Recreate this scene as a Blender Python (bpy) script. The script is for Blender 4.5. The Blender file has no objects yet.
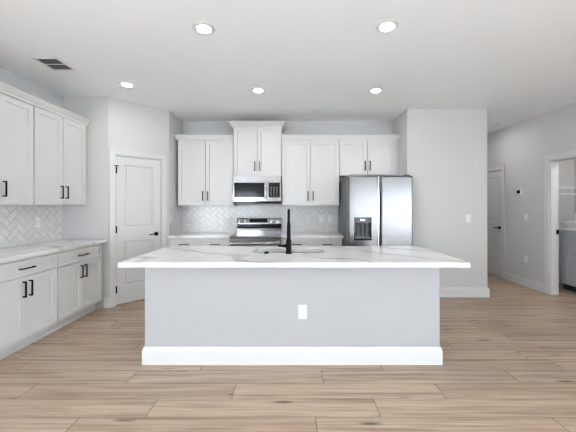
import bpy, bmesh, math, random
from mathutils import Vector, Matrix
random.seed(4)
PI = math.pi
S = bpy.context.scene
COL = S.collection

# ------------------------------------------------------------------ camera, daylight, exposure
HC = 1.36
cam_d = bpy.data.cameras.new('camera'); cam = bpy.data.objects.new('camera', cam_d); COL.objects.link(cam)
cam.location = (0, 0, HC); cam.rotation_euler = (PI/2, 0, 0)
cam_d.sensor_width = 36; cam_d.lens = 300/576*36
cam_d.shift_x = -3.0/576; cam_d.shift_y = -9.7/576
cam_d.clip_start = 0.05
S.camera = cam

world = bpy.data.worlds.new('daylight'); S.world = world; world.use_nodes = True
bg = world.node_tree.nodes['Background']
bg.inputs[0].default_value = (0.84, 0.93, 1.01, 1); bg.inputs[1].default_value = 10.0
CAN = 120.0          # strength of the ceiling lamps
S.view_settings.view_transform = 'Standard'; S.view_settings.look = 'None'
S.view_settings.exposure = 0.45; S.view_settings.gamma = 1.0
S.view_settings.use_curve_mapping = False
try: S.cycles.max_bounces = 12; S.cycles.diffuse_bounces = 8
except Exception: pass

# ------------------------------------------------------------------ materials
def mat(name, col, rough=0.5, metal=0.0, spec=0.5, emit=None, es=0.0, coat=0.0):
    m = bpy.data.materials.new(name); m.use_nodes = True
    b = m.node_tree.nodes['Principled BSDF']
    b.inputs['Base Color'].default_value = (*col, 1); b.inputs['Roughness'].default_value = rough
    b.inputs['Metallic'].default_value = metal; b.inputs['Specular IOR Level'].default_value = spec
    if coat: b.inputs['Coat Weight'].default_value = coat; b.inputs['Coat Roughness'].default_value = 0.05
    if emit: b.inputs['Emission Color'].default_value = (*emit, 1); b.inputs['Emission Strength'].default_value = es
    return m
class N:
    def __init__(s, m): s.t = m.node_tree; s.b = s.t.nodes['Principled BSDF']
    def n(s, typ, **k):
        x = s.t.nodes.new(typ)
        for a, v in k.items(): setattr(x, a, v)
        return x
    def l(s, a, b): s.t.links.new(a, b)
    def math(s, op, a, b=None):
        x = s.n('ShaderNodeMath', operation=op)
        for i, v in enumerate((a, b)):
            if v is None: continue
            if isinstance(v, (int, float)): x.inputs[i].default_value = v
            else: s.l(v, x.inputs[i])
        return x.outputs[0]
    def ramp(s, f, stops):
        r = s.n('ShaderNodeValToRGB'); cr = r.color_ramp
        while len(cr.elements) < len(stops): cr.elements.new(0.5)
        for e, (p, c) in zip(cr.elements, stops): e.position = p; e.color = (*c, 1)
        s.l(f, r.inputs[0]); return r.outputs[0]
    def mix(s, f, a, b, typ='MIX'):
        x = s.n('ShaderNodeMix', data_type='RGBA', blend_type=typ)
        if isinstance(f, (int, float)): x.inputs[0].default_value = f
        else: s.l(f, x.inputs[0])
        for i, v in ((6, a), (7, b)):
            if isinstance(v, tuple): x.inputs[i].default_value = (*v, 1)
            else: s.l(v, x.inputs[i])
        return x.outputs[2]
    def bump(s, h, strength, dist=0.01):
        b = s.n('ShaderNodeBump'); b.inputs['Strength'].default_value = strength; b.inputs['Distance'].default_value = dist
        s.l(h, b.inputs['Height']); s.l(b.outputs[0], s.b.inputs['Normal'])
    def noise(s, vec, scale, detail=3, rough=0.5):
        x = s.n('ShaderNodeTexNoise'); x.inputs['Scale'].default_value = scale; x.inputs['Detail'].default_value = detail
        x.inputs['Roughness'].default_value = rough; s.l(vec, x.inputs['Vector']); return x.outputs[0]
    def obj(s): return s.n('ShaderNodeTexCoord').outputs['Object']

def painted(name, col, rough, scale, strength):
    m = mat(name, col, rough); n = N(m); n.bump(n.noise(n.obj(), scale, 4), strength, 0.004); return m
M_WALL = painted('grey wall paint', (0.565, 0.563, 0.560), 0.75, 90, 0.12)
M_CEIL = painted('knockdown ceiling', (0.88, 0.90, 0.915), 0.9, 28, 0.35)
M_TRIM = painted('white trim paint', (0.62, 0.62, 0.622), 0.4, 60, 0.02)
M_CAB = painted('white cabinet lacquer', (0.625, 0.622, 0.614), 0.42, 70, 0.02)
M_DOOR = painted('white door paint', (0.60, 0.60, 0.598), 0.45, 60, 0.03)
M_ISL = painted('island wall paint', (0.385, 0.388, 0.397), 0.75, 90, 0.12)
M_BLACK = mat('matte black metal', (0.006, 0.006, 0.0065), 0.45, 0.0, 0.06)
M_GAP = mat('dark gap', (0.02, 0.02, 0.02), 0.9)
M_GLASS_BLK = mat('black glass', (0.012, 0.014, 0.016), 0.08, 0.0, 0.25)
M_KEY = mat('grey printed keys', (0.25, 0.25, 0.25), 0.5)
M_PLATE = mat('white plastic', (0.74, 0.74, 0.74), 0.35)
M_SLOT = mat('dark slots', (0.05, 0.05, 0.05), 0.6)
M_GREYPL = mat('charcoal plastic', (0.09, 0.093, 0.10), 0.5)
M_FSIDE = mat('grey painted steel', (0.10, 0.103, 0.108), 0.45, 0.2)
M_LGREY = painted('grey laundry cabinet', (0.42, 0.43, 0.45), 0.5, 60, 0.02)
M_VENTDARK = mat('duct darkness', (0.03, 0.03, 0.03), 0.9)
M_LAMP = mat('lamp lens', (1, 1, 1), 0.5, emit=(1.0, 0.965, 0.92), es=CAN)
M_GROUT = mat('tile grout', (0.38, 0.38, 0.38), 0.9)

def steel(name, col, rough, axis):
    m = mat(name, col, rough, 1.0); n = N(m)
    mp = n.n('ShaderNodeMapping'); mp.inputs['Scale'].default_value = (1, 1, 220) if axis == 'x' else (220, 220, 1)
    n.l(n.obj(), mp.inputs['Vector']); h = n.noise(mp.outputs[0], 3, 2)
    n.bump(h, 0.05, 0.001)
    r = n.math('ADD', n.math('MULTIPLY', h, 0.06), rough-0.03); n.l(r, n.b.inputs['Roughness'])
    return m
M_STEEL = steel('brushed stainless steel', (0.50, 0.505, 0.515), 0.13, 'x')
M_FRIDGE = steel('fridge stainless steel', (0.205, 0.204, 0.205), 0.26, 'x')
M_DSTEEL = steel('dark stainless steel', (0.22, 0.222, 0.228), 0.22, 'x')
M_BASIN = steel('satin sink steel', (0.10, 0.102, 0.106), 0.35, 'x')
M_CHROME = mat('polished steel', (0.75, 0.75, 0.76), 0.12, 1.0)

def tile_mat():
    m = mat('glossy white tile', (0.74, 0.74, 0.74), 0.14); n = N(m)
    o = n.obj(); n.bump(n.noise(o, 14, 2), 0.25, 0.004)
    n.l(n.ramp(n.noise(o, 9, 1), [(0.3, (0.63, 0.625, 0.62)), (0.7, (0.69, 0.685, 0.68))]), n.b.inputs['Base Color'])
    return m
M_TILE = tile_mat()

def quartz():
    m = mat('white veined quartz', (0.85, 0.85, 0.85), 0.12); n = N(m); o = n.obj()
    warp = n.n('ShaderNodeTexNoise'); warp.inputs['Scale'].default_value = 1.1; warp.inputs['Detail'].default_value = 5
    n.l(o, warp.inputs['Vector'])
    v = n.n('ShaderNodeVectorMath', operation='MULTIPLY_ADD'); n.l(warp.outputs['Color'], v.inputs[0])
    v.inputs[1].default_value = (0.9, 0.9, 0.9); n.l(o, v.inputs[2])
    w = n.n('ShaderNodeTexWave', wave_type='BANDS', bands_direction='DIAGONAL'); w.inputs['Scale'].default_value = 0.8
    w.inputs['Distortion'].default_value = 1.5; n.l(v.outputs[0], w.inputs['Vector'])
    vein = n.ramp(w.outputs['Fac'], [(0.0, (0, 0, 0)), (0.94, (0, 0, 0)), (0.99, (1, 1, 1))])
    patch = n.ramp(n.noise(o, 2.4, 3), [(0.42, (0, 0, 0)), (0.68, (1, 1, 1))])
    f = n.math('MULTIPLY', vein, n.math('ADD', n.math('MULTIPLY', patch, 0.5), 0.28))
    cl = n.ramp(n.noise(o, 3.1, 4), [(0.3, (0.70, 0.70, 0.695)), (0.7, (0.76, 0.76, 0.76))])
    n.l(n.mix(f, cl, (0.40, 0.385, 0.365)), n.b.inputs['Base Color'])
    return m
M_QUARTZ = quartz()

def floor_mat():
    m = mat('oak vinyl planks', (0.4, 0.3, 0.22), 0.42); n = N(m)
    uv = n.n('ShaderNodeUVMap', uv_map='plank').outputs[0]
    rnd = n.n('ShaderNodeAttribute', attribute_name='plank_random').outputs['Fac']
    sep = n.n('ShaderNodeSeparateXYZ'); n.l(uv, sep.inputs[0]); u, w = sep.outputs[0], sep.outputs[1]
    def vec(sx, sy, k):
        c = n.n('ShaderNodeCombineXYZ')
        n.l(n.math('MULTIPLY', u, sx), c.inputs[0]); n.l(n.math('MULTIPLY', w, sy), c.inputs[1]); n.l(n.math('MULTIPLY', rnd, k), c.inputs[2])
        return c.outputs[0]
    broad = n.noise(vec(0.6, 8, 37), 1.6, 4, 0.6)
    fine = n.noise(vec(0.9, 62, 61), 2.0, 5, 0.6)
    mid = n.noise(vec(0.55, 26, 91), 1.7, 4, 0.6)
    base = n.ramp(rnd, [(0.0, (0.33, 0.231, 0.159)), (0.35, (0.47, 0.347, 0.250)), (0.7, (0.37, 0.280, 0.212)), (1.0, (0.52, 0.388, 0.282))])
    c = n.mix(n.ramp(broad, [(0.35, (0, 0, 0)), (0.7, (1, 1, 1))]), base, (0.56, 0.44, 0.335))
    c = n.mix(n.ramp(mid, [(0.50, (0, 0, 0)), (0.68, (0.8, 0.8, 0.8))]), c, (0.20, 0.135, 0.09))
    c = n.mix(n.ramp(fine, [(0.45, (0, 0, 0)), (0.72, (0.75, 0.75, 0.75))]), c, (0.20, 0.14, 0.095))
    vo = n.n('ShaderNodeTexVoronoi', feature='F1'); vo.inputs['Scale'].default_value = 1.0
    n.l(vec(1.6, 8.5, 23), vo.inputs['Vector'])
    kn = n.ramp(n.math('ADD', vo.outputs['Distance'], n.math('MULTIPLY', n.math('SUBTRACT', fine, 0.5), 0.22)), [(0.0, (1, 1, 1)), (0.06, (0.8, 0.8, 0.8)), (0.15, (0, 0, 0))])
    on = n.math('GREATER_THAN', n.n('ShaderNodeSeparateColor').outputs[0], 0.35)
    sc = [x for x in n.t.nodes if x.bl_idname == 'ShaderNodeSeparateColor'][-1]; n.l(vo.outputs['Color'], sc.inputs[0])
    kf = n.math('MINIMUM', n.math('MULTIPLY', n.math('MULTIPLY', kn, on), n.math('ADD', n.math('MULTIPLY', fine, 1.4), 0.4)), 1.0)
    c = n.mix(kf, c, (0.10, 0.065, 0.042))
    # seams between planks (uv: u metres along 0..L in x, w metres across 0..0.183)
    L = n.n('ShaderNodeAttribute', attribute_name='plank_length').outputs['Fac']
    e1 = n.math('MINIMUM', u, n.math('SUBTRACT', L, u)); e2 = n.math('MINIMUM', w, n.math('SUBTRACT', 0.183, w))
    s1 = n.math('LESS_THAN', e1, 0.0024); s2 = n.math('MULTIPLY', n.math('LESS_THAN', e2, 0.0018), 0.8)
    c = n.mix(n.math('MAXIMUM', s1, s2), c, (0.10, 0.07, 0.05))
    n.l(c, n.b.inputs['Base Color'])
    n.l(n.math('ADD', n.math('MULTIPLY', fine, 0.2), 0.33), n.b.inputs['Roughness'])
    n.bump(n.math('ADD', fine, n.math('MULTIPLY', mid, 0.6)), 0.12, 0.002)
    return m
M_FLOOR = floor_mat()

def pane_mat():
    m = bpy.data.materials.new('window glass'); m.use_nodes = True; t = m.node_tree; t.nodes.clear()
    o = t.nodes.new('ShaderNodeOutputMaterial'); a = t.nodes.new('ShaderNodeBsdfTransparent'); g = t.nodes.new('ShaderNodeBsdfGlossy')
    g.inputs['Roughness'].default_value = 0.02; mx = t.nodes.new('ShaderNodeMixShader'); mx.inputs[0].default_value = 0.08
    t.links.new(a.outputs[0], mx.inputs[1]); t.links.new(g.outputs[0], mx.inputs[2]); t.links.new(mx.outputs[0], o.inputs[0])
    return m
M_PANE = pane_mat()

# ------------------------------------------------------------------ mesh helpers
def BM(): return bmesh.new()
def box(bm, x0, x1, y0, y1, z0, z1, bev=0.0, seg=2):
    vs = [bm.verts.new(p) for p in ((x0,y0,z0),(x1,y0,z0),(x1,y1,z0),(x0,y1,z0),(x0,y0,z1),(x1,y0,z1),(x1,y1,z1),(x0,y1,z1))]
    fs = [bm.faces.new([vs[i] for i in q]) for q in ((0,3,2,1),(4,5,6,7),(0,1,5,4),(1,2,6,5),(2,3,7,6),(3,0,4,7))]
    if bev:
        es = list({e for f in fs for e in f.edges})
        bmesh.ops.bevel(bm, geom=es, offset=bev, segments=seg, affect='EDGES', clamp_overlap=True)
    return bm
def Bx(*a, **k): return box(BM(), *a, **k)
def frame_of(d):
    d = d.normalized(); a = Vector((0,0,1)) if abs(d.z) < 0.9 else Vector((1,0,0))
    u = d.cross(a).normalized(); return u, u.cross(d).normalized()
def tube(bm, pts, radii, seg=12, cap=True):
    pts = [Vector(p) for p in pts]
    if isinstance(radii, (int, float)): radii = [radii]*len(pts)
    rings = []; u = None
    for i, p in enumerate(pts):
        d = (pts[min(i+1, len(pts)-1)] - pts[max(i-1, 0)])
        if u is None: u, v = frame_of(d)
        else:
            dn = d.normalized(); u = (u - dn*u.dot(dn)).normalized(); v = u.cross(dn)
        rings.append([bm.verts.new(p + (u*math.cos(2*PI*k/seg) + v*math.sin(2*PI*k/seg))*radii[i]) for k in range(seg)])
    for a, b in zip(rings, rings[1:]):
        for k in range(seg): bm.faces.new((a[k], a[(k+1)%seg], b[(k+1)%seg], b[k]))
    if cap: bm.faces.new(rings[0]); bm.faces.new(rings[-1])
    return bm
def lathe(bm, prof, c=(0,0,0), seg=28, axis='z', cap=True):
    rings = []
    for r, h in prof:
        ring = []
        for k in range(seg):
            a = 2*PI*k/seg; x, y = r*math.cos(a), r*math.sin(a)
            p = (x, y, h) if axis == 'z' else ((x, h, y) if axis == 'y' else (h, x, y))
            ring.append(bm.verts.new(Vector(p)+Vector(c)))
        rings.append(ring)
    for a, b in zip(rings, rings[1:]):
        for k in range(seg): bm.faces.new((a[k], a[(k+1)%seg], b[(k+1)%seg], b[k]))
    if cap:
        bm.faces.new(rings[0]); bm.faces.new(rings[-1])
    return bm
def sweep(bm, path, prof):
    """profile (outward offset, z) swept along an open xy path; outward is to the right of travel"""
    P = [Vector(p) for p in path]; rings = []
    for i, p in enumerate(P):
        ns = []
        if i > 0: d = (P[i]-P[i-1]).normalized(); ns.append(Vector((d.y, -d.x)))
        if i < len(P)-1: d = (P[i+1]-P[i]).normalized(); ns.append(Vector((d.y, -d.x)))
        if len(ns) == 2:
            m = (ns[0]+ns[1]).normalized(); m = m/m.dot(ns[0])
        else: m = ns[0]
        rings.append([bm.verts.new((p.x+m.x*o, p.y+m.y*o, z)) for o, z in prof])
    k = len(prof)
    for a, b in zip(rings, rings[1:]):
        for j in range(k): bm.faces.new((a[j], a[(j+1)%k], b[(j+1)%k], b[j]))
    bm.faces.new(rings[0]); bm.faces.new(rings[-1])
    return bm
def slab(bm, w, h, t, xs, zs, cells, steps, bev=0.0015):
    """door leaf: x 0..w, z 0..h, front at y=-t, back y=0; cells of the front grid get inset steps (inset, depth)"""
    xs = [0]+xs+[w]; zs = [0]+zs+[h]
    g = [[bm.verts.new((x, -t, z)) for x in xs] for z in zs]; fs = {}
    for j in range(len(zs)-1):
        for i in range(len(xs)-1):
            fs[(i, j)] = bm.faces.new((g[j][i], g[j][i+1], g[j+1][i+1], g[j+1][i]))
    for c in cells:
        f = fs[c]
        for ins, dep in steps:
            bmesh.ops.inset_individual(bm, faces=[f], thickness=ins, depth=0)
            if dep:
                for v in f.verts: v.co.y += dep
    nx, nz = len(xs), len(zs)
    loop = [g[0][i] for i in range(nx)] + [g[j][-1] for j in range(1, nz)] + [g[-1][i] for i in range(nx-2, -1, -1)] + [g[j][0] for j in range(nz-2, 0, -1)]
    back = [bm.verts.new((v.co.x, 0, v.co.z)) for v in loop]; n = len(loop)
    for k in range(n): bm.faces.new((loop[(k+1)%n], loop[k], back[k], back[(k+1)%n]))
    bm.faces.new(back)
    return bm
def obj(name, bm, m, parent=None, loc=None, rotz=0, smooth=None):
    bmesh.ops.recalc_face_normals(bm, faces=bm.faces)
    me = bpy.data.meshes.new(name); bm.to_mesh(me); bm.free()
    if smooth is None: smooth = False
    if smooth:
        for p in me.polygons: p.use_smooth = True
        try: me.set_sharp_from_angle(angle=math.radians(35))
        except Exception: pass
    me.materials.append(m)
    o = bpy.data.objects.new(name, me); COL.objects.link(o)
    if parent: o.parent = parent
    if loc: o.location = loc
    o.rotation_euler = (0, 0, rotz)
    return o
def tag(o, label, cat, group=None):
    o['label'] = label; o['category'] = cat
    if group: o['group'] = group
    return o
def thing(name, label, cat, loc=(0,0,0), rotz=0, group=None):
    o = bpy.data.objects.new(name, None); COL.objects.link(o); o.empty_display_size = 0.05
    o.location = loc; o.rotation_euler = (0, 0, rotz)
    return tag(o, label, cat, group)
def struct(o, label=None, cat=None):
    o['kind'] = 'structure'
    if label: o['label'] = label
    if cat: o['category'] = cat
    return o
def group_root(name, loc, rotz):
    o = bpy.data.objects.new(name, None); COL.objects.link(o); o.empty_display_size = 0.05
    o.location = loc; o.rotation_euler = (0, 0, rotz); o['kind'] = 'structure'; return o

# ------------------------------------------------------------------ the place
XL, XR, YB, H = -3.07, 3.99, 5.20, 2.83
C1 = (-2.456, 4.03); C2X, C2Y = -1.875, 4.611
XK, YK, XK2 = 1.747, 4.50, 2.953        # wall end beside the fridge
YREAR = -6.0; T = 0.115

# floor planks, one face per plank
fb = BM(); uvl = fb.loops.layers.uv.new('plank'); a_r = fb.faces.layers.float.new('plank_random'); a_l = fb.faces.layers.float.new('plank_length')
known = {-1: 0.158, 0: 0.58, 1: -0.42, 2: 0.25}
PW, PL = 0.183, 1.52
for k in range(-46, 33):
    y0 = 1.935 + k*PW
    if y0 < -6.2 or y0 > 7.7: continue
    off = known.get(k, random.uniform(0, PL)); off -= PL*3
    x = off
    while x > -3.3: x -= PL
    while x < 5.7:
        vs = [fb.verts.new(p) for p in ((x,y0,0),(x+PL,y0,0),(x+PL,y0+PW,0),(x,y0+PW,0))]
        f = fb.faces.new(vs); f[a_r] = random.random(); f[a_l] = PL
        for lp, uv in zip(f.loops, ((0,0),(PL,0),(PL,PW),(0,PW))): lp[uvl].uv = uv
        x += PL
struct(obj('floor', fb, M_FLOOR), 'oak-look vinyl plank floor running across the room', 'floor')
struct(obj('ceiling', Bx(-3.3, 6.0, -6.2, 7.7, H, H+0.12), M_CEIL), 'white textured ceiling', 'ceiling')

# walls
W3 = (-4.2, 0.3, 0.25, 2.25); W4 = (-5.75, 0.9, 0.58, 1.88)     # unseen side-wall windows added to light the room; right one feeds fridge reflection
wl = BM()
box(wl, XL-T, XL, YREAR, W3[0], 0, H); box(wl, XL-T, XL, W3[1], 4.03, 0, H)
box(wl, XL-T, XL, W3[0], W3[1], 0, W3[2]); box(wl, XL-T, XL, W3[0], W3[1], W3[3], H)
struct(obj('wall_left', wl, M_WALL))
struct(obj('wall_left_return', Bx(XL-T, C1[0], 4.03, 4.03+0.05, 0, H), M_WALL))
pl = math.hypot(C2X-C1[0], C2Y-C1[1]); PD0, PD1, DH = 0.092, 0.697, 2.06     # door opening along the angled wall
pw = BM()
box(pw, 0, PD0-0.012, 0, T, 0, H); box(pw, PD1+0.012, pl, 0, T, 0, H); box(pw, PD0-0.012, PD1+0.012, 0, T, DH+0.012, H)
struct(obj('wall_pantry', pw, M_WALL, loc=(C1[0], C1[1], 0), rotz=PI/4))
struct(obj('wall_kitchen_left', Bx(C2X-0.05, C2X, C2Y, YB, 0, H), M_WALL))
struct(obj('wall_back', Bx(C2X-0.05, XK, YB, YB+T, 0, H), M_WALL))
struct(obj('wall_kitchen_right', Bx(XK, XK2, YK, 7.5, 0, H, bev=0.012, seg=3), M_WALL))
struct(obj('wall_hall', Bx(XK2, XR, 7.5, 7.5+T, 0, H), M_WALL))
LO0, LO1, OH = 3.75, 4.62, 2.06       # laundry opening
HD0, HD1 = 5.665, 6.43                # hall door
rw = BM()
box(rw, XR, XR+T, YREAR, W4[0], 0, H); box(rw, XR, XR+T, W4[1], LO0, 0, H)
box(rw, XR, XR+T, W4[0], W4[1], 0, W4[2]); box(rw, XR, XR+T, W4[0], W4[1], W4[3], H); box(rw, XR, XR+T, LO1, HD0, 0, H); box(rw, XR, XR+T, HD1, 7.6, 0, H)
box(rw, XR, XR+T, LO0, LO1, OH, H); box(rw, XR, XR+T, HD0, HD1, DH, H)
struct(obj('wall_right', rw, M_WALL))
lw = BM()
box(lw, XR+T, 5.15, 5.35, 5.45, 0, H); box(lw, 5.05, 5.15, 3.2, 5.35, 0, H); box(lw, XR+T, 5.15, 3.1, 3.2, 0, H)
struct(obj('wall_laundry', lw, M_WALL))
cl = BM()                                # closed rooms behind the pantry and hallway doors
box(cl, XL-T, XL-0.01, 4.085, YB+T, 0, H); box(cl, XL-0.01, C2X-0.052, YB, YB+T, 0, H)
struct(obj('wall_pantry_inside', cl, M_WALL))
ch = BM(); box(ch, XR+T+0.8, XR+T+0.9, 5.455, 7.62, 0, H); box(ch, XR+T, XR+T+0.8, 7.5, 7.62, 0, H)
struct(obj('wall_hall_closet', ch, M_WALL))
# rear wall behind the viewer with a sliding glass door and a window
W1 = (-2.95, -1.75, 0.05, 2.15); W2 = (2.35, 3.9, 0.15, 2.12)
wr = BM()
box(wr, XL-T, W1[0], YREAR-T, YREAR, 0, H); box(wr, W1[1], W2[0], YREAR-T, YREAR, 0, H); box(wr, W2[1], XR+T, YREAR-T, YREAR, 0, H)
for a, b, c, d in (W1, W2): box(wr, a, b, YREAR-T, YREAR, d, H)
box(wr, W2[0], W2[1], YREAR-T, YREAR, 0, W2[2])
struct(obj('wall_rear', wr, M_WALL))
for i, (a, b, c, d) in enumerate((W1, W2, W3, W4)):  # the last two are the added light-giving windows
    wn = group_root('window_%d' % (i+1), ((a+b)/2, YREAR-0.06, c) if i < 2 else ((XL-0.06) if i == 2 else (XR+0.06), (a+b)/2, c), 0 if i < 2 else PI/2)
    w_, h_ = (b-a)/2, d-c
    fr = BM(); q = 0.05
    box(fr, -w_, -w_+q, -0.03, 0.03, 0, h_); box(fr, w_-q, w_, -0.03, 0.03, 0, h_); box(fr, -q/2, q/2, -0.03, 0.03, q, h_-q)
    box(fr, -w_+q, w_-q, -0.03, 0.03, 0, q); box(fr, -w_+q, w_-q, -0.03, 0.03, h_-q, h_)
    obj('window_frame', fr, M_TRIM, wn)
    obj('pane', Bx(-w_+q, -q/2, -0.003, 0.003, q, h_-q), M_PANE, wn); obj('pane', Bx(q/2, w_-q, -0.003, 0.003, q, h_-q), M_PANE, wn)

# ---- baseboards
BBH = 0.14
bprof = [(0.001, 0), (0.016, 0), (0.016, BBH-0.03), (0.012, BBH-0.012), (0.006, BBH), (0.001, BBH)]
def baseboard(name, path): return struct(obj(name, sweep(BM(), path, bprof), M_TRIM))
r2 = math.sqrt(0.5)
def pan(t, o=0): return (C1[0]+t*r2+o*r2, C1[1]+t*r2-o*r2)
baseboard('baseboard_pantry', [(-2.50, 4.03), C1, pan(0.036)])
baseboard('baseboard_kitchen_right', [(XK, YK), (XK2, YK), (XK2, 7.5)])
def rb(name, y1, y0): return baseboard(name, [(XR, y1), (XR, y0)])
rb('baseboard_right', HD0-0.075, LO1+0.085)
rb('baseboard_right_hall', 7.5, HD1+0.075)
rb('baseboard_right_front', LO0-0.085, YREAR)
baseboard('baseboard_hall', [(XK2+0.02, 7.5), (XR-0.02, 7.5)])

# ---- door casings and leaves
def casing(name, w, h, loc, rotz, cw=0.072, jamb=T):
    """opening 0..w along local x, faces local -y"""
    b = BM(); t = 0.018
    def leg(x0, x1, inner):
        box(b, x0, x1, -t, -0.0005, 0, h+cw, bev=0.004)
        s = 1 if inner > x0 else -1
    box(b, -cw, -0.0, -t, -0.0005, 0, h+cw, bev=0.004); box(b, w, w+cw, -t, -0.0005, 0, h+cw, bev=0.004)
    box(b, 0, w, -t, -0.0005, h, h+cw, bev=0.004)
    # raised outer back band
    box(b, -cw, -cw+0.018, -t-0.006, -t, 0, h+cw, bev=0.002); box(b, w+cw-0.018, w+cw, -t-0.006, -t, 0, h+cw, bev=0.002)
    box(b, -cw+0.018, w+cw-0.018, -t-0.006, -t, h+cw-0.018, h+cw, bev=0.002)
    # jamb lining
    box(b, 0.0005, 0.012, -0.0005, jamb, 0, h-0.0005); box(b, w-0.012, w-0.0005, -0.0005, jamb, 0, h-0.0005); box(b, 0.012, w-0.012, -0.0005, jamb, h-0.012, h-0.0005)
    return struct(obj(name, b, M_TRIM, loc=loc, rotz=rotz))
def lever(parent, x, z, d):
    b = lathe(BM(), [(0.031, 0), (0.031, -0.008), (0.026, -0.012), (0.012, -0.014), (0.011, -0.05)], c=(x, -0.036, z), axis='y', seg=24)
    tube(b, [(x, -0.082, z), (x+d*0.03, -0.084, z+0.002), (x+d*0.075, -0.082, z-0.001), (x+d*0.115, -0.080, z-0.006)], [0.011, 0.009, 0.008, 0.006], 10)
    o = obj('handle', b, M_BLACK, parent, smooth=True); o['label'] = 'black door lever'
def leaf(name, w, h, loc, rotz):
    r = group_root(name, loc, rotz)
    b = slab(BM(), w, h-0.012, 0.036, [0.10, w-0.10], [0.25, 0.86, 1.05, h-0.125], [(1, 1), (1, 3)], [(0.004, 0.0), (0.012, 0.014), (0.012, 0.0), (0.022, -0.009)])
    p = obj('door_panel', b, M_DOOR, r); p.location = (0, 0, 0.012)
    lever(r, w-0.06, 0.95, -1)
    for z in (0.22, 1.04, 1.86):
        hb = Bx(-0.006, 0.012, -0.041, -0.0362, z-0.045, z+0.045); tube(hb, [(-0.002, -0.043, z-0.05), (-0.002, -0.043, z+0.05)], 0.006, 8)
        obj('hinge', hb, M_BLACK, r)
    obj('strike', Bx(w+0.001, w+0.006, -0.036, -0.004, 0.92, 0.98), M_BLACK, r)
    return r
casing('trim_1', PD1-PD0+0.02, DH+0.006, (C1[0]+(PD0-0.010)*r2, C1[1]+(PD0-0.010)*r2, 0), PI/4, cw=0.07, jamb=0.11)
d = leaf('door_1', PD1-PD0-0.010, DH-0.01, (C1[0]+(PD0+0.005)*r2 - 0.042*r2, C1[1]+(PD0+0.005)*r2 + 0.042*r2, 0), PI/4)
d['label'] = 'white two panel pantry door in the angled wall'
# doorstop on the upper pantry hinge
obj('door_stop', tube(tube(BM(), [(0.0, -0.05, 1.915), (-0.035, -0.075, 1.915)], 0.005, 8), [(0.0, -0.05, 1.915), (0.03, -0.062, 1.915)], 0.005, 8), M_BLACK, d)
casing('trim_2', HD1-HD0, DH, (XR, HD1, 0), -PI/2)
d2 = leaf('door_2', HD1-HD0-0.034, DH-0.018, (XR+0.042, HD1-0.017, 0), -PI/2)
d2['label'] = 'white two panel door at the end of the hallway'
tr3 = casing('trim_3', LO1-LO0, OH, (XR, LO1, 0), -PI/2, cw=0.085)
tr3['label'] = 'white casing of the laundry room opening'
sp = obj('strike_plate', Bx(0.0122, 0.026, 0.085, 0.114, 0.93, 1.0), M_BLACK, tr3)
# matching casing on the laundry side
lc = BM(); box(lc, 0.0, 0.085, T+0.0005, T+0.018, 0, OH+0.085); lc2 = lc
for v in lc.verts: v.co.x -= 0.085
struct(obj('trim_4', lc, M_TRIM, loc=(XR, LO1, 0), rotz=-PI/2))

# ------------------------------------------------------------------ cabinets
def pull(parent, x, z, vertical, L=0.15, y=-0.0195):
    b = BM(); s = 0.006
    if vertical:
        box(b, x-s, x+s, y-0.036, y-0.024, z-L/2, z+L/2, bev=0.0015, seg=1)
        for q in (-1, 1): box(b, x-s, x+s, y-0.025, y, z+q*(L/2-s)-s, z+q*(L/2-s)+s)
    else:
        box(b, x-L/2, x+L/2, y-0.036, y-0.024, z-s, z+s, bev=0.0015, seg=1)
        for q in (-1, 1): box(b, x+q*(L/2-s)-s, x+q*(L/2-s)+s, y-0.025, y, z-s, z+s)
    return obj('handle', b, M_BLACK, parent)
def shaker(name, parent, x0, x1, z0, z1, rail=0.057, rail_z=None):
    w, h = x1-x0, z1-z0; rz = rail_z or rail
    b = slab(BM(), w, h, 0.0195, [rail, w-rail], [rz, h-rz], [(1, 1)], [(0.0015, 0.0), (0.003, 0.013)])
    o = obj(name, b, M_CAB, parent); o.location = (x0, -0.0005, z0); return o
def pull_on(door, xabs, zabs, vertical):
    o = pull(door, xabs-door.location.x, zabs-door.location.z, vertical, y=-0.0197); return o
def carcass(parent, w, d, z0, z1, toe=None):
    b = Bx(0.0006, w-0.0006, 0, d, z0, z1)
    return obj('carcass', b, M_CAB, parent)
def base_cab(label, loc, rotz, w, d, group, split=True, m0=0.008, m1=0.008):
    r = thing('base_cabinet', label, 'cabinet', loc, rotz, group)
    carcass(r, w, d, 0.105, 0.874)
    tk = Bx(0.0006, w-0.0006, 0.075, 0.09, 0, 0.105); sweep(tk, [(w-0.0006, 0.075), (0.0006, 0.075)][::-1], [(0, 0), (0.018, 0), (0.014, 0.012), (0.004, 0.02), (0, 0.02)])
    obj('toe_kick', tk, M_CAB, r)
    dr = shaker('drawer', r, m0, w-m1, 0.708, 0.852, rail=0.045, rail_z=0.032); pull_on(dr, w/2, 0.780, False)
    if split:
        a = shaker('door', r, m0, w/2-0.0025, 0.122, 0.698); pull_on(a, w/2-0.034, 0.585, True)
        b = shaker('door', r, w/2+0.0025, w-m1, 0.122, 0.698); pull_on(b, w/2+0.034, 0.585, True)
    else:
        a = shaker('door', r, m0, w-m1, 0.122, 0.698); pull_on(a, w-0.05, 0.585, True)
    return r
def wall_cab(label, loc, rotz, w, d, z0, z1, group, m0=0.010, m1=0.010, hz=0.155, gap=0.006):
    r = thing('wall_cabinet', label, 'cabinet', loc, rotz, group)
    obj('carcass', Bx(0.0006, w-0.0006, 0, d, z0, z1), M_CAB, r)
    mid = m0 + (w-m0-m1)/2
    a = shaker('door', r, m0, mid-gap, z0+0.012, z1-0.016); pull_on(a, mid-0.04, z0+hz, True)
    b = shaker('door', r, mid+gap, w-m1, z0+0.012, z1-0.016); pull_on(b, mid+0.04, z0+hz, True)
    return r

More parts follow.
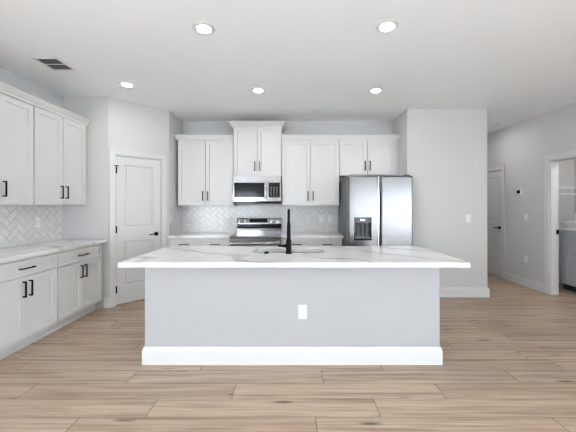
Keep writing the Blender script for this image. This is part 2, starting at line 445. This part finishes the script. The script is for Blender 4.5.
# left wall run
XLF = -2.517          # carcass face of base cabinets
G = 'base cabinets on the left wall'
DB = XLF-XL-0.002
base_cab('white base cabinet on the left wall nearest the pantry door', (XLF, 3.21, 0), PI/2, 0.765, DB, G)
base_cab('white base cabinet on the left wall cut by the photo edge', (XLF, 2.445, 0), PI/2, 0.765, DB, G)
# scribe to the return wall
XUF = -2.752
G = 'wall cabinets on the left wall'
ZU0, ZU1 = 1.372, 2.44
wall_cab('white wall cabinet on the left wall nearest the pantry door', (XUF, 3.19, 0), PI/2, 0.825, XUF-XL-0.002, ZU0, ZU1, G, m1=0.018)
wall_cab('white wall cabinet on the left wall cut by the photo edge', (XUF, 2.425, 0), PI/2, 0.765, XUF-XL-0.002, ZU0, ZU1, G)
cprof = [(0.0, -0.012), (0.012, -0.012), (0.014, 0.012), (0.022, 0.02), (0.046, 0.055), (0.052, 0.058), (0.052, 0.072), (0.0, 0.072)]
def crown(path, z, label, prof=cprof):
    o = obj('crown_molding', sweep(BM(), path, [(a, b+z) for a, b in prof]), M_CAB)
    return tag(o, label, 'crown molding')
crown([(XUF+0.021, 2.425), (XUF+0.021, 4.015)], ZU1+0.001, 'white crown molding along the tops of the left wall cabinets')

# back wall run
YBF = 4.59
DBK = YB-YBF-0.002
G = 'base cabinets on the back wall'
base_cab('white narrow base cabinet in the back left corner', (-1.872, YBF, 0), 0, 0.486, DBK, G, split=False, m0=0.03)
base_cab('white narrow base cabinet just left of the range', (-1.385, YBF, 0), 0, 0.458, DBK, G, split=False)
base_cab('white narrow base cabinet just right of the range', (-0.153, YBF, 0), 0, 0.476, DBK, G, split=False)
base_cab('white narrow base cabinet just left of the refrigerator', (0.324, YBF, 0), 0, 0.456, DBK, G, split=False)
YUF = 4.87
DU = YB-YUF-0.002
G = 'wall cabinets on the back wall'
wall_cab('white tall wall cabinet left of the microwave', (-1.835, YUF, 0), 0, 0.907, DU, ZU0, ZU1, G)
wall_cab('white raised wall cabinet above the microwave', (-0.926, YUF-0.03, 0), 0, 0.772, DU+0.03, 1.842, 2.63, G, hz=0.16)
wall_cab('white tall wall cabinet between microwave and refrigerator', (-0.152, YUF, 0), 0, 0.935, DU, ZU0, ZU1, G)
wall_cab('white short wall cabinet above the refrigerator', (0.785, YUF, 0), 0, 0.959, DU, 1.86, ZU1, G, m1=0.072)
yf = YUF-0.021
cp2 = [(a*0.75, b) for a, b in cprof]
crown([(-1.872, yf), (-0.929, yf)], ZU1+0.001, 'white crown molding on the wall cabinet left of the microwave', cp2)
crown([(-0.151, yf), (1.744, yf)], ZU1+0.001, 'white crown molding running from the microwave to the right of the refrigerator', cp2)
cbig = [(0.0, -0.012), (0.012, -0.012), (0.015, 0.012), (0.03, 0.022), (0.062, 0.062), (0.072, 0.066), (0.072, 0.082), (0.0, 0.082)]
crown([(-0.927, YB-0.003), (-0.927, yf-0.03), (-0.153, yf-0.03), (-0.153, YB-0.003)], 2.631, 'white raised crown molding on the cabinet above the microwave', cbig)

# ------------------------------------------------------------------ worktops
def worktop(label, x0, x1, y0, y1, z0=0.8755, z1=0.914, bev=0.003):
    return tag(obj('worktop', Bx(x0, x1, y0, y1, z0, z1, bev=bev), M_QUARTZ), label, 'countertop')
worktop('white stone worktop along the left wall', XL+0.001, -2.475, 2.445, 4.026)
worktop('white stone worktop in the back corner left of the range', -1.872, -0.9275, YBF-0.045, YB-0.001)
worktop('white stone worktop between the range and the refrigerator', -0.1545, 0.795, YBF-0.045, YB-0.001)

# ------------------------------------------------------------------ herringbone tile
def clip(poly, x0, x1, y0, y1):
    for ax, lim, sg in ((0, x0, 1), (0, x1, -1), (1, y0, 1), (1, y1, -1)):
        out = []
        for i, p in enumerate(poly):
            q = poly[(i+1) % len(poly)]
            dp, dq = sg*(p[ax]-lim), sg*(q[ax]-lim)
            if dp >= 0: out.append(p)
            if (dp >= 0) != (dq >= 0):
                t = dp/(dp-dq); out.append((p[0]+t*(q[0]-p[0]), p[1]+t*(q[1]-p[1])))
        poly = out
        if len(poly) < 3: return []
    return poly
def herringbone(w, h, W=0.076, ox=0.0, oz=0.0):
    """tiles in x 0..w, z 0..h, proud of y=0 towards -y"""
    b = BM(); g = 0.0018; n = int((w+h)/W)+6
    def add(x0, y0, x1, y1):
        x0, y0, x1, y1 = x0*W+g, y0*W+g, x1*W-g, y1*W-g
        P = [((x-y)*r2+ox, (x+y)*r2+oz) for x, y in ((x0,y0),(x1,y0),(x1,y1),(x0,y1))]
        P = clip(P, 0, w, 0, h)
        if len(P) < 3: return
        ar = abs(sum(P[i][0]*P[(i+1)%len(P)][1]-P[(i+1)%len(P)][0]*P[i][1] for i in range(len(P))))/2
        if ar < 1e-5: return
        cx = sum(p[0] for p in P)/len(P); cz = sum(p[1] for p in P)/len(P)
        a = [b.verts.new((x, -0.002, z)) for x, z in P]
        m = [b.verts.new((x, -0.0075, z)) for x, z in P]
        tx, tz = random.uniform(-.004, .004), random.uniform(-.004, .004)
        tp = [b.verts.new((x+(cx-x)*0.03, -0.0088+(x-cx)*tx+(z-cz)*tz, z+(cz-z)*0.03)) for x, z in P]
        k = len(P)
        for i in range(k):
            b.faces.new((a[i], a[(i+1)%k], m[(i+1)%k], m[i])); b.faces.new((m[i], m[(i+1)%k], tp[(i+1)%k], tp[i]))
        b.faces.new(tp)
    for j in range(-n, n):
        for i in range(-n//2, n//2):
            x = j+4*i
            add(x, j, x+2, j+1); add(x+3, j, x+4, j+2)
    return b
def backsplash(label, loc, rotz, w, h, ox=0, oz=0):
    r = thing('tile_backsplash', label, 'backsplash', loc, rotz)
    obj('grout', Bx(0, w, -0.005, 0, 0, h), M_GROUT, r)
    obj('tiles', herringbone(w, h, ox=ox, oz=oz), M_TILE, r)
    return r
backsplash('white herringbone tile backsplash on the left wall', (XL+0.0015, 2.445, 0.9145), PI/2, 1.584, ZU0-0.9155, ox=0.4, oz=0.05)
backsplash('white herringbone tile backsplash behind the range', (C2X+0.002, YB-0.0015, 0.9145), 0, 0.776-C2X, ZU0-0.9155, ox=0.95, oz=0.03)

# ------------------------------------------------------------------ island
IX0, IX1, IY0, IY1 = -1.262, 1.284, 2.585, 3.33
isl = thing('kitchen_island', 'grey painted kitchen island with white baseboard in the middle of the room', 'kitchen island', (0, IY0, 0))
ID = IY1-IY0
b = BM()
box(b, IX0, IX1, 0, 0.11, 0, 0.874, bev=0.006)
obj('half_wall', b, M_ISL, isl)
b = BM()
box(b, IX0+0.001, IX0+0.02, 0.111, ID, 0.0, 0.874); box(b, IX1-0.02, IX1-0.001, 0.111, ID, 0.0, 0.874)
box(b, IX0+0.02, IX1-0.02, 0.111, 0.125, 0.105, 0.874); box(b, IX0+0.02, IX1-0.02, 0.125, ID-0.02, 0.105, 0.12)
box(b, IX0+0.02, IX1-0.02, ID-0.02, ID, 0.105, 0.874); box(b, IX0+0.02, IX1-0.02, ID-0.09, ID-0.075, 0, 0.105)
obj('carcass', b, M_CAB, isl)
for i in range(5):
    wd = (IX1-IX0-0.05)/5
    dd = BM(); slab(dd, wd-0.006, 0.735, 0.0195, [0.057, wd-0.063], [0.057, 0.678], [(1, 1)], [(0.0015, 0), (0.003, 0.010)])
    o = obj('door', dd, M_CAB, isl); o.location = (IX1-0.025-i*wd, ID+0.0005, 0.12); o.rotation_euler = (0, 0, PI)
    pull_on(o, o.location.x+0.05, 0.74, True)
ip = [(0, 0), (0.014, 0), (0.014, 0.112), (0.011, 0.128), (0.005, 0.15), (0, 0.15)]
ip = [(o+0.001, z) for o, z in ip]
obj('baseboard', sweep(BM(), [(IX0, ID-0.1), (IX0, 0), (IX1, 0), (IX1, ID-0.1)], ip), M_TRIM, isl)

# island top with a rounded sink cut-out
CT = (-1.371, 1.425, 2.377, 3.37); SK = (-0.37, 0.33, 2.885, 3.16)
def rrect(x0, x1, y0, y1, r, n=5):
    P = []
    for cx, cy, a0 in ((x1-r, y1-r, 0), (x0+r, y1-r, PI/2), (x0+r, y0+r, PI), (x1-r, y0+r, 1.5*PI)):
        for k in range(n+1):
            a = a0+PI/2*k/n; P.append((cx+r*math.cos(a), cy+r*math.sin(a)))
    return P
def slab_hole(outer, inner, z0, z1, ch=0.003):
    b = BM()
    def ring(P, z): return [b.verts.new((x, y, z)) for x, y in P]
    oc = [(min(max(x, CT[0]+ch), CT[1]-ch), min(max(y, CT[2]+ch), CT[3]-ch)) for x, y in outer]
    O0, O1, O2 = ring(outer, z0), ring(outer, z1-ch), ring(oc, z1); I0, I1 = ring(inner, z0), ring(inner, z1)
    n = len(outer)
    for k in range(n):
        q = (k+1) % n
        b.faces.new((O0[k], O0[q], O1[q], O1[k])); b.faces.new((O1[k], O1[q], O2[q], O2[k])); b.faces.new((O2[k], O2[q], I1[q], I1[k]))
        b.faces.new((I1[k], I1[q], I0[q], I0[k])); b.faces.new((I0[k], I0[q], O0[q], O0[k]))
    return b
inner = rrect(*SK, 0.05)
outer = rrect(*CT, 0.004)
tag(obj('island_worktop', slab_hole(outer, inner, 0.8755, 0.914), M_QUARTZ), 'white veined stone top of the kitchen island with a sink cut-out', 'countertop')

sk = thing('kitchen_sink', 'stainless steel undermount sink set in the island worktop', 'sink', ((SK[0]+SK[1])/2, (SK[2]+SK[3])/2, 0.66))
b = BM(); hw, hd = (SK[1]-SK[0])/2, (SK[3]-SK[2])/2
prof = [(0.010, 0.214), (-0.004, 0.214), (-0.004, 0.205), (0.002, 0.03), (0.012, 0.008), (0.03, 0.004)]
rings = []
for ins, z in prof:
    rings.append([b.verts.new((x, y, z)) for x, y in rrect(-hw+ins-0.012, hw-ins+0.012, -hd+ins-0.012, hd-ins+0.012, 0.05)])
rings.reverse()
b.faces.new(rings[0])
for a, c in zip(rings, rings[1:]):
    for k in range(len(a)): b.faces.new((a[k], a[(k+1)%len(a)], c[(k+1)%len(a)], c[k]))
obj('basin', b, M_BASIN, sk, smooth=True)
obj('drain', lathe(BM(), [(0.045, 0.0045), (0.045, 0.008), (0.03, 0.008), (0.028, 0.005)], seg=24), M_CHROME, sk)

fx, fy = -0.0215, 2.835
fa = thing('kitchen_faucet', 'tall matte black pull-down faucet on the island beside the sink', 'faucet', (fx, fy, 0.914))
b = lathe(BM(), [(0.032, 0.0), (0.032, 0.006), (0.026, 0.010), (0.026, 0.125), (0.025, 0.13), (0.019, 0.135), (0.0175, 0.25), (0.014, 0.30)], seg=24)
obj('faucet_body', b, M_BLACK, fa, smooth=True)
pts = [(0, 0, 0.295)] + [(0, 0.085-0.085*math.cos(a), 0.325+0.085*math.sin(a)) for a in [PI*k/12 for k in range(13)]] + [(0, 0.17, 0.27)]
b = tube(BM(), pts, 0.0125, 14); obj('spout', b, M_BLACK, fa, smooth=True)
obj('spray_head', lathe(BM(), [(0.014, 0.27), (0.0185, 0.26), (0.0185, 0.175), (0.016, 0.165)], c=(0, 0.17, 0), seg=20), M_BLACK, fa, smooth=True)
b = tube(BM(), [(-0.022, 0, 0.072), (-0.045, 0, 0.072)], 0.017, 14); tube(b, [(-0.045, 0, 0.072), (-0.10, 0, 0.074)], [0.012, 0.010], 12)
obj('handle', b, M_BLACK, fa, smooth=True)
bt = lathe(BM(), [(0.024, 0), (0.024, 0.010), (0.020, 0.014), (0.014, 0.015), (0.012, 0.020)], seg=24)
o = obj('disposal_button', bt, M_BLACK, loc=(-0.232, 2.84, 0.9142), smooth=True)
tag(o, 'small round black button on the island worktop left of the faucet', 'button')

# ------------------------------------------------------------------ range
rg = thing('kitchen_range', 'stainless steel electric range with rear control panel on the back wall', 'range', (-0.541, 4.50, 0))
hw = 0.381
obj('body', Bx(-hw+0.002, hw-0.002, 0.0, 0.685, 0.03, 0.895), M_FSIDE, rg)
b = Bx(-hw+0.002, hw-0.002, 0.002, 0.60, 0.8955, 0.907, bev=0.003); o = obj('cooktop', b, M_GLASS_BLK, rg)
b = BM(); box(b, -hw, hw, -0.022, 0.0015, 0.872, 0.912, bev=0.007, seg=3); obj('front_trim', b, M_STEEL, rg, smooth=True)
od = obj('oven_door', Bx(-hw+0.003, hw-0.003, -0.040, -0.001, 0.22, 0.868, bev=0.006), M_STEEL, rg)
obj('oven_window', Bx(-0.30, 0.30, -0.0425, -0.0402, 0.34, 0.72), M_GLASS_BLK, od)
b = BM(); tube(b, [(-0.345, -0.041, 0.815), (-0.355, -0.075, 0.815), (-0.345, -0.092, 0.815), (-0.30, -0.097, 0.815), (0.30, -0.097, 0.815), (0.345, -0.092, 0.815), (0.355, -0.075, 0.815), (0.345, -0.041, 0.815)], 0.0125, 12)
obj('handle', b, M_STEEL, od, smooth=True)
obj('storage_drawer', Bx(-hw+0.003, hw-0.003, -0.036, -0.001, 0.04, 0.214, bev=0.005), M_STEEL, rg)
# rear control panel
bgd = obj('control_panel', Bx(-hw+0.001, hw-0.001, 0.606, 0.684, 0.896, 1.070, bev=0.004), M_STEEL, rg)
kp = obj('knob_panel', Bx(-hw+0.001, hw-0.001, 0, 0.05, 0.001, 0.094, bev=0.004), M_DSTEEL, rg, loc=(0, 0.6060, 1.0705))
kp.rotation_euler = (-math.radians(14), 0, 0)
obj('glass_band', Bx(-hw+0.004, hw-0.004, 0.6035, 0.6058, 0.985, 1.062), M_GLASS_BLK, bgd)
obj('display', Bx(-0.165, 0.135, -0.0025, -0.0002, 0.016, 0.080), M_GLASS_BLK, kp)
for x in (-0.33, -0.235, 0.215, 0.315):
    kb = lathe(BM(), [(0.034, 0.0), (0.034, -0.006), (0.026, -0.008), (0.024, -0.028), (0.021, -0.031)], c=(x, -0.0005, 0.046), axis='y', seg=24)
    obj('knob', kb, M_STEEL, kp, smooth=True)
    obj('knob_ring', lathe(BM(), [(0.040, -0.001), (0.040, -0.003), (0.035, -0.003), (0.035, -0.001)], c=(x, 0, 0.046), axis='y', seg=24, cap=False), M_BLACK, kp)
for x, y, r in ((-0.20, 0.16, 0.11), (0.19, 0.16, 0.09), (-0.20, 0.43, 0.08), (0.19, 0.43, 0.105)):
    obj('burner_ring', lathe(BM(), [(r, 0.9072), (r, 0.9076), (r-0.004, 0.9076), (r-0.004, 0.9072)], c=(x, y, 0), seg=36, cap=False), M_KEY, o)

# ------------------------------------------------------------------ microwave
mw = thing('microwave', 'stainless steel over-the-range microwave under the raised cabinet', 'microwave', (-0.541, 4.785, 1.405))
MH = 0.434
obj('body', Bx(-hw+0.002, hw-0.002, 0.022, 0.41, 0.0, MH), M_FSIDE, mw)
obj('underside', Bx(-hw+0.002, hw-0.002, 0.0, 0.022, 0.0, 0.034), M_GLASS_BLK, mw)
mdoor = obj('door', Bx(-hw, 0.168, -0.018, 0.021, 0.036, 0.338, bev=0.004), M_STEEL, mw)
obj('door_window', Bx(-hw+0.018, 0.118, -0.0205, -0.0182, 0.098, 0.330), M_GLASS_BLK, mdoor)
obj('vent_panel', Bx(-hw, hw, -0.018, 0.021, 0.340, MH-0.001, bev=0.004), M_STEEL, mw)
cp = obj('control_panel', Bx(0.170, hw, -0.018, 0.021, 0.036, 0.338, bev=0.004), M_STEEL, mw)
obj('key_glass', Bx(0.186, hw-0.018, -0.0205, -0.0182, 0.098, 0.330), M_GLASS_BLK, cp)
for r_ in range(6):
    for c_ in range(3):
        obj('key', Bx(0.215+c_*0.045, 0.235+c_*0.045, -0.0215, -0.0206, 0.118+r_*0.027, 0.126+r_*0.027), M_KEY, cp)
b = tube(BM(), [(0.145, -0.018, 0.075), (0.145, -0.050, 0.082), (0.145, -0.060, 0.12), (0.145, -0.062, 0.19), (0.145, -0.060, 0.27), (0.145, -0.050, 0.308), (0.145, -0.018, 0.315)], 0.0115, 12)
obj('handle', b, M_STEEL, mdoor, smooth=True)

# ------------------------------------------------------------------ refrigerator
FX0, FX1, FY = 0.800, 1.706, 4.19
fr = thing('refrigerator', 'stainless steel side-by-side refrigerator with dark dispenser in left door', 'refrigerator', ((FX0+FX1)/2, FY, 0))
fw = (FX1-FX0)/2
obj('body', Bx(-fw+0.004, fw-0.004, 0.085, 0.93, 0.02, 1.765, bev=0.004), M_FSIDE, fr)
obj('base_grille', Bx(-fw+0.02, fw-0.02, 0.05, 0.084, 0.005, 0.055), M_GREYPL, fr)
def fdoor(x0, x1, hole=None):
    """door with a gently bowed front; optional rectangular recess"""
    b = BM(); n = 14; z0, z1 = 0.06, 1.785; w = x1-x0
    def yv(x):
        s = (x-(x0+x1)/2)/(w/2)
        edge = 0.012*max(0, (abs(s)-0.93)/0.07)**2
        return 0.003*s*s + edge
    xs = sorted(set([x0+w*k/n for k in range(n+1)] + [x0+w*0.02, x0+w*0.05, x1-w*0.05, x1-w*0.02] + ([hole[0], hole[1]] if hole else [])))
    zs = [z0, z0+0.004, 0.4, 0.8, 1.2, z1-0.018, z1-0.012, z1] if not hole else [z0, z0+0.004, 0.5, hole[2], hole[3], 1.4, z1-0.018, z1-0.012, z1]
    def yz(x, z): return yv(x) + (0.008 if z == z1 else 0)
    F = [[b.verts.new((x, yz(x, z), z)) for x in xs] for z in zs]
    B = [[b.verts.new((x, 0.075, z)) for x in (x0, x1)] for z in (z0, z1)]
    for j in range(len(zs)-1):
        for i in range(len(xs)-1):
            if hole and hole[0]-1e-6 <= xs[i] and xs[i+1] <= hole[1]+1e-6 and hole[2]-1e-6 <= zs[j] and zs[j+1] <= hole[3]+1e-6: continue
            b.faces.new((F[j][i], F[j][i+1], F[j+1][i+1], F[j+1][i]))
    b.faces.new([F[j][0] for j in range(len(zs))] + [B[1][0], B[0][0]])
    b.faces.new([F[j][-1] for j in range(len(zs))] + [B[1][1], B[0][1]])
    b.faces.new([v for v in F[-1]] + [B[1][1], B[1][0]]); b.faces.new([v for v in F[0]] + [B[0][1], B[0][0]])
    b.faces.new((B[0][0], B[0][1], B[1][1], B[1][0]))
    return b
xs_ = -fw + 0.415
HL = (-fw+0.082, -fw+0.325, 0.885, 1.205)
dl = obj('door', fdoor(-fw, xs_, HL), M_FRIDGE, fr, smooth=True); dr_ = obj('door', fdoor(xs_+0.042, fw), M_FRIDGE, fr, smooth=True)
dl['label'] = 'left freezer door with ice and water dispenser'
# grip channel between the two doors
obj('door_grip', Bx(xs_+0.001, xs_+0.018, 0.006, 0.07, 0.06, 1.783, bev=0.004), M_CHROME, dl)
obj('grip_channel', Bx(xs_+0.0185, xs_+0.041, 0.034, 0.07, 0.06, 1.55), M_GAP, dr_)
obj('door_grip', Bx(xs_+0.0185, xs_+0.041, 0.012, 0.07, 1.552, 1.783, bev=0.003), M_FSIDE, dr_)
dp = BM(); a0, a1, z0, z1 = HL; q = 0.012
box(dp, a0, a0+q, -0.001, 0.012, z0, z1); box(dp, a1-q, a1, -0.001, 0.012, z0, z1); box(dp, a0+q, a1-q, -0.001, 0.012, z0, z0+0.03); box(dp, a0+q, a1-q, -0.001, 0.012, z1-0.075, z1)
disp = obj('dispenser', dp, M_GLASS_BLK, dl)
obj('dispenser_niche', Bx(a0+q, a1-q, 0.055, 0.06, z0+0.03, z1-0.075), M_GREYPL, dl)
for x in (a0+0.05, a0+0.105, a0+0.16):
    pb = Bx(x, x+0.032, 0.02, 0.05, z0+0.06, z1-0.085, bev=0.006); obj('paddle', pb, M_GREYPL, dl)
obj('dispenser_badge', Bx(a0+0.09, a0+0.15, -0.0028, -0.0012, z1-0.045, z1-0.03), M_CHROME, dl)
obj('drip_tray', Bx(a0+q, a1-q, 0.006, 0.054, z0+0.018, z0+0.032), M_CHROME, dl)
for x in (-fw+0.06, fw-0.06):
    obj('hinge_cover', Bx(x-0.035, x+0.035, 0.03, 0.16, 1.7862, 1.805, bev=0.006), M_GREYPL, fr)

# ------------------------------------------------------------------ lamps, vent, wall plates
def downlight(x, y, label, r=0.058):
    t = thing('recessed_light', label, 'ceiling light', (x, y, H), 0, 'recessed lights in the ceiling')
    ring = lathe(BM(), [(r+0.034, -0.0005), (r+0.032, -0.004), (r+0.002, -0.010), (r-0.003, -0.006), (r-0.003, -0.0005)], seg=36, cap=False)
    obj('trim_ring', ring, M_PLATE, t, smooth=True)
    obj('lens', lathe(BM(), [(r-0.0035, -0.0005), (r-0.0035, -0.005), (r-0.02, -0.0055)], seg=36), M_LAMP, t)
downlight(-0.72, 2.48, 'glowing recessed ceiling light in front, above the left of the island')
downlight(0.785, 2.45, 'glowing recessed ceiling light in front, above the right of the island')
downlight(-1.98, 3.62, 'glowing recessed ceiling light in front of the pantry door')
downlight(-0.416, 3.795, 'glowing recessed ceiling light in front of the range')
downlight(1.075, 3.80, 'glowing recessed ceiling light in front of the refrigerator')
downlight(3.45, 6.85, 'unseen recessed light added deep in the hallway to brighten it', 0.045)  # hidden lamp, added to lift the far hallway
downlight(3.35, 5.45, 'unseen recessed light added behind the refrigerator wall to brighten the hallway', 0.062)  # added out of view to lighten the hallway's right wall
downlight(4.55, 3.75, 'unseen recessed light added to brighten the laundry room', 0.105)  # out-of-view lamp put in to light the laundry

vt = thing('ceiling_vent', 'white ceiling air vent with dark louvres above the left cabinets', 'vent', (-2.437, 3.095, H))
b = BM(); vx, vy, q = 0.102, 0.115, 0.028
box(b, -vx-q, -vx, -vy-q, vy+q, -0.008, -0.0005, bev=0.002); box(b, vx, vx+q, -vy-q, vy+q, -0.008, -0.0005, bev=0.002)
box(b, -vx, vx, -vy-q, -vy, -0.008, -0.0005); box(b, -vx, vx, vy, vy+q, -0.008, -0.0005); box(b, -vx, vx, -0.005, 0.005, -0.008, -0.0005)
obj('frame', b, M_PLATE, vt)
obj('duct_shade', Bx(-vx, vx, -vy, vy, -0.0015, -0.0006), M_VENTDARK, vt)  # flat sheet coloured dark as the shade inside the vent opening
for sgn in (-1, 1):
    for k in range(9):
        x = -vx+0.012+k*0.0225
        sl = BM(); y0, y1 = (0.006, vy-0.001) if sgn > 0 else (-vy+0.001, -0.006)
        vs = [sl.verts.new(p) for p in ((x, y0, -0.0075), (x+0.004, y0, -0.0075), (x+0.010, y0, -0.002), (x+0.006, y0, -0.002), (x, y1, -0.0075), (x+0.004, y1, -0.0075), (x+0.010, y1, -0.002), (x+0.006, y1, -0.002))]
        for f in ((0,1,2,3),(4,5,6,7),(0,1,5,4),(1,2,6,5),(2,3,7,6),(3,0,4,7)): sl.faces.new([vs[i] for i in f])
        obj('louvre', sl, M_GREYPL, vt)

def plate(name, label, cat, loc, rotz, kind, group=None):
    """wall plate facing local -y"""
    t = thing(name, label, cat, loc, rotz, group)
    obj('cover_plate', Bx(-0.036, 0.036, -0.006, -0.0005, -0.06, 0.06, bev=0.002), M_PLATE, t)
    if kind == 'switch':
        obj('rocker', Bx(-0.017, 0.017, -0.009, -0.0062, -0.033, 0.033, bev=0.0012), M_PLATE, t)
    else:
        for z in (-0.02, 0.02):
            s = obj('receptacle', lathe(BM(), [(0.0165, -0.0062), (0.0165, -0.008), (0.015, -0.0085)], c=(0, 0, z), axis='y', seg=20), M_PLATE, t)
            sb = BM()
            for x in (-0.006, 0.006): box(sb, x-0.0012, x+0.0012, -0.0092, -0.0086, z-0.002, z+0.006)
            box(sb, -0.002, 0.002, -0.0092, -0.0086, z-0.010, z-0.006)
            obj('slots', sb, M_SLOT, s)
    return t
plate('wall_outlet', 'white electrical outlet on the front of the island', 'outlet', (0.10, IY0-0.0005, 0.452), 0, 'outlet')
plate('wall_outlet', 'white electrical outlet on the tiles just left of the range', 'outlet', (-1.10, YB-0.0108, 1.147), 0, 'outlet')
plate('wall_outlet', 'white electrical outlet on the tiles between faucet and refrigerator', 'outlet', (0.525, YB-0.0108, 1.147), 0, 'outlet')
plate('light_switch', 'white switch on the tiles nearest the refrigerator', 'switch', (0.675, YB-0.0108, 1.147), 0, 'switch')
plate('wall_outlet', 'white electrical outlet on the left wall tiles', 'outlet', (XL+0.0108, 3.62, 1.165), PI/2, 'outlet')
plate('light_switch', 'white light switch on the side wall right of the pantry door', 'switch', (C2X+0.0005, 4.68, 1.167), PI/2, 'switch')
plate('light_switch', 'white light switch on the wall right of the refrigerator', 'switch', (2.66, YK-0.0005, 1.177), 0, 'switch')
plate('light_switch', 'white light switch below the thermostat in the hallway', 'switch', (XR-0.0005, 5.09, 1.177), -PI/2, 'switch')
plate('wall_outlet', 'white electrical outlet low on the hallway wall', 'outlet', (XR-0.0005, 5.085, 0.465), -PI/2, 'outlet')
th = thing('thermostat', 'white thermostat with dark screen on the hallway wall', 'thermostat', (XR-0.0005, 5.23, 1.61), -PI/2)
obj('housing', Bx(-0.062, 0.062, -0.024, -0.0005, -0.05, 0.05, bev=0.004), M_PLATE, th)
obj('screen', Bx(-0.042, 0.036, -0.0255, -0.0242, -0.026, 0.032), M_GLASS_BLK, th)
sd = thing('smoke_detector', 'round white smoke detector on the hallway ceiling', 'smoke detector', (3.66, 5.36, H))
obj('detector_base', lathe(BM(), [(0.07, -0.0005), (0.07, -0.014), (0.064, -0.018)], seg=28), M_PLATE, sd, smooth=True)
obj('detector_cap', lathe(BM(), [(0.055, -0.0182), (0.052, -0.034), (0.03, -0.04)], seg=28), M_PLATE, sd, smooth=True)

# ------------------------------------------------------------------ laundry room
lx, ly0, ly1 = 4.45, 4.05, 4.97
lcab = thing('laundry_cabinet', 'grey panelled cabinet standing in the laundry room', 'cabinet', (lx, ly1, 0), -PI/2)
Lw = ly1-ly0
obj('carcass', Bx(0, Lw, 0, 0.50, 0.10, 0.975), M_LGREY, lcab)
obj('toe_kick', Bx(0.01, Lw-0.01, 0.05, 0.49, 0, 0.0995), M_GAP, lcab)
for k in range(3):
    wd = (Lw-0.13)/3
    b = slab(BM(), wd-0.004, 0.82, 0.02, [0.045, wd-0.049], [0.07, 0.38, 0.45, 0.75], [(1, 1), (1, 3)], [(0.006, 0.007), (0.012, 0.0), (0.012, -0.005)])
    o = obj('door', b, M_LGREY, lcab); o.location = (0.12+k*wd, -0.0005, 0.13)
obj('top_panel', Bx(-0.006, Lw+0.01, -0.03, 0.50, 0.9755, 1.0, bev=0.003), M_PLATE, lcab)
b = BM(); rings = []
for (x0, x1, y0, y1, z) in ((4.50, 4.83, 4.34, 4.86, 0.0), (4.455, 4.87, 4.28, 4.93, 0.095), (4.435, 4.89, 4.26, 4.955, 0.095), (4.435, 4.89, 4.26, 4.955, 0.118), (4.46, 4.865, 4.285, 4.925, 0.118), (4.51, 4.82, 4.35, 4.85, 0.008)):
    rings.append([b.verts.new((x, y, z)) for x, y in rrect(x0, x1, y0, y1, 0.04)])
b.faces.new(rings[0]); b.faces.new(rings[-1])
for a, c in zip(rings, rings[1:]):
    for k in range(len(a)): b.faces.new((a[k], a[(k+1)%len(a)], c[(k+1)%len(a)], c[k]))
tag(obj('laundry_basin', b, M_PLATE, loc=(0, 0, 1.001)), 'white rimmed basin on top of the grey laundry cabinet', 'basin')
lb = thing('storage_box', 'small white box with dark front standing in the white basin', 'box', (4.60, 4.66, 1.0105))
obj('box_body', Bx(-0.075, 0.10, -0.14, 0.14, 0, 0.235, bev=0.008), M_PLATE, lb)
obj('box_front', Bx(-0.0775, -0.0755, -0.10, 0.10, 0.13, 0.20), M_GREYPL, lb)
ws = thing('wire_shelf', 'white wire shelf on the laundry room wall above the basin', 'shelf', (4.12, 5.345, 1.69))
b = BM(); LW = 0.9
for y in (-0.30, -0.15, -0.01): tube(b, [(0, y, 0), (LW, y, 0)], 0.005, 8)
for k in range(36): tube(b, [(0.01+k*0.025, -0.30, 0.004), (0.01+k*0.025, -0.005, 0.004)], 0.002, 6)
obj('shelf_deck', b, M_PLATE, ws)
b = tube(BM(), [(0, -0.305, -0.03), (LW, -0.305, -0.03)], 0.006, 8); tube(b, [(0, -0.28, -0.125), (LW, -0.28, -0.125)], 0.011, 10)
for k in range(8): tube(b, [(0.04+k*0.115, -0.302, 0), (0.04+k*0.115, -0.302, -0.03), (0.04+k*0.115, -0.28, -0.125)], 0.003, 6)
obj('hang_rail', b, M_PLATE, ws)
for x in (0.43,):
    obj('brace', tube(BM(), [(x, -0.29, -0.005), (x, -0.004, -0.30)], 0.006, 8), M_PLATE, ws)
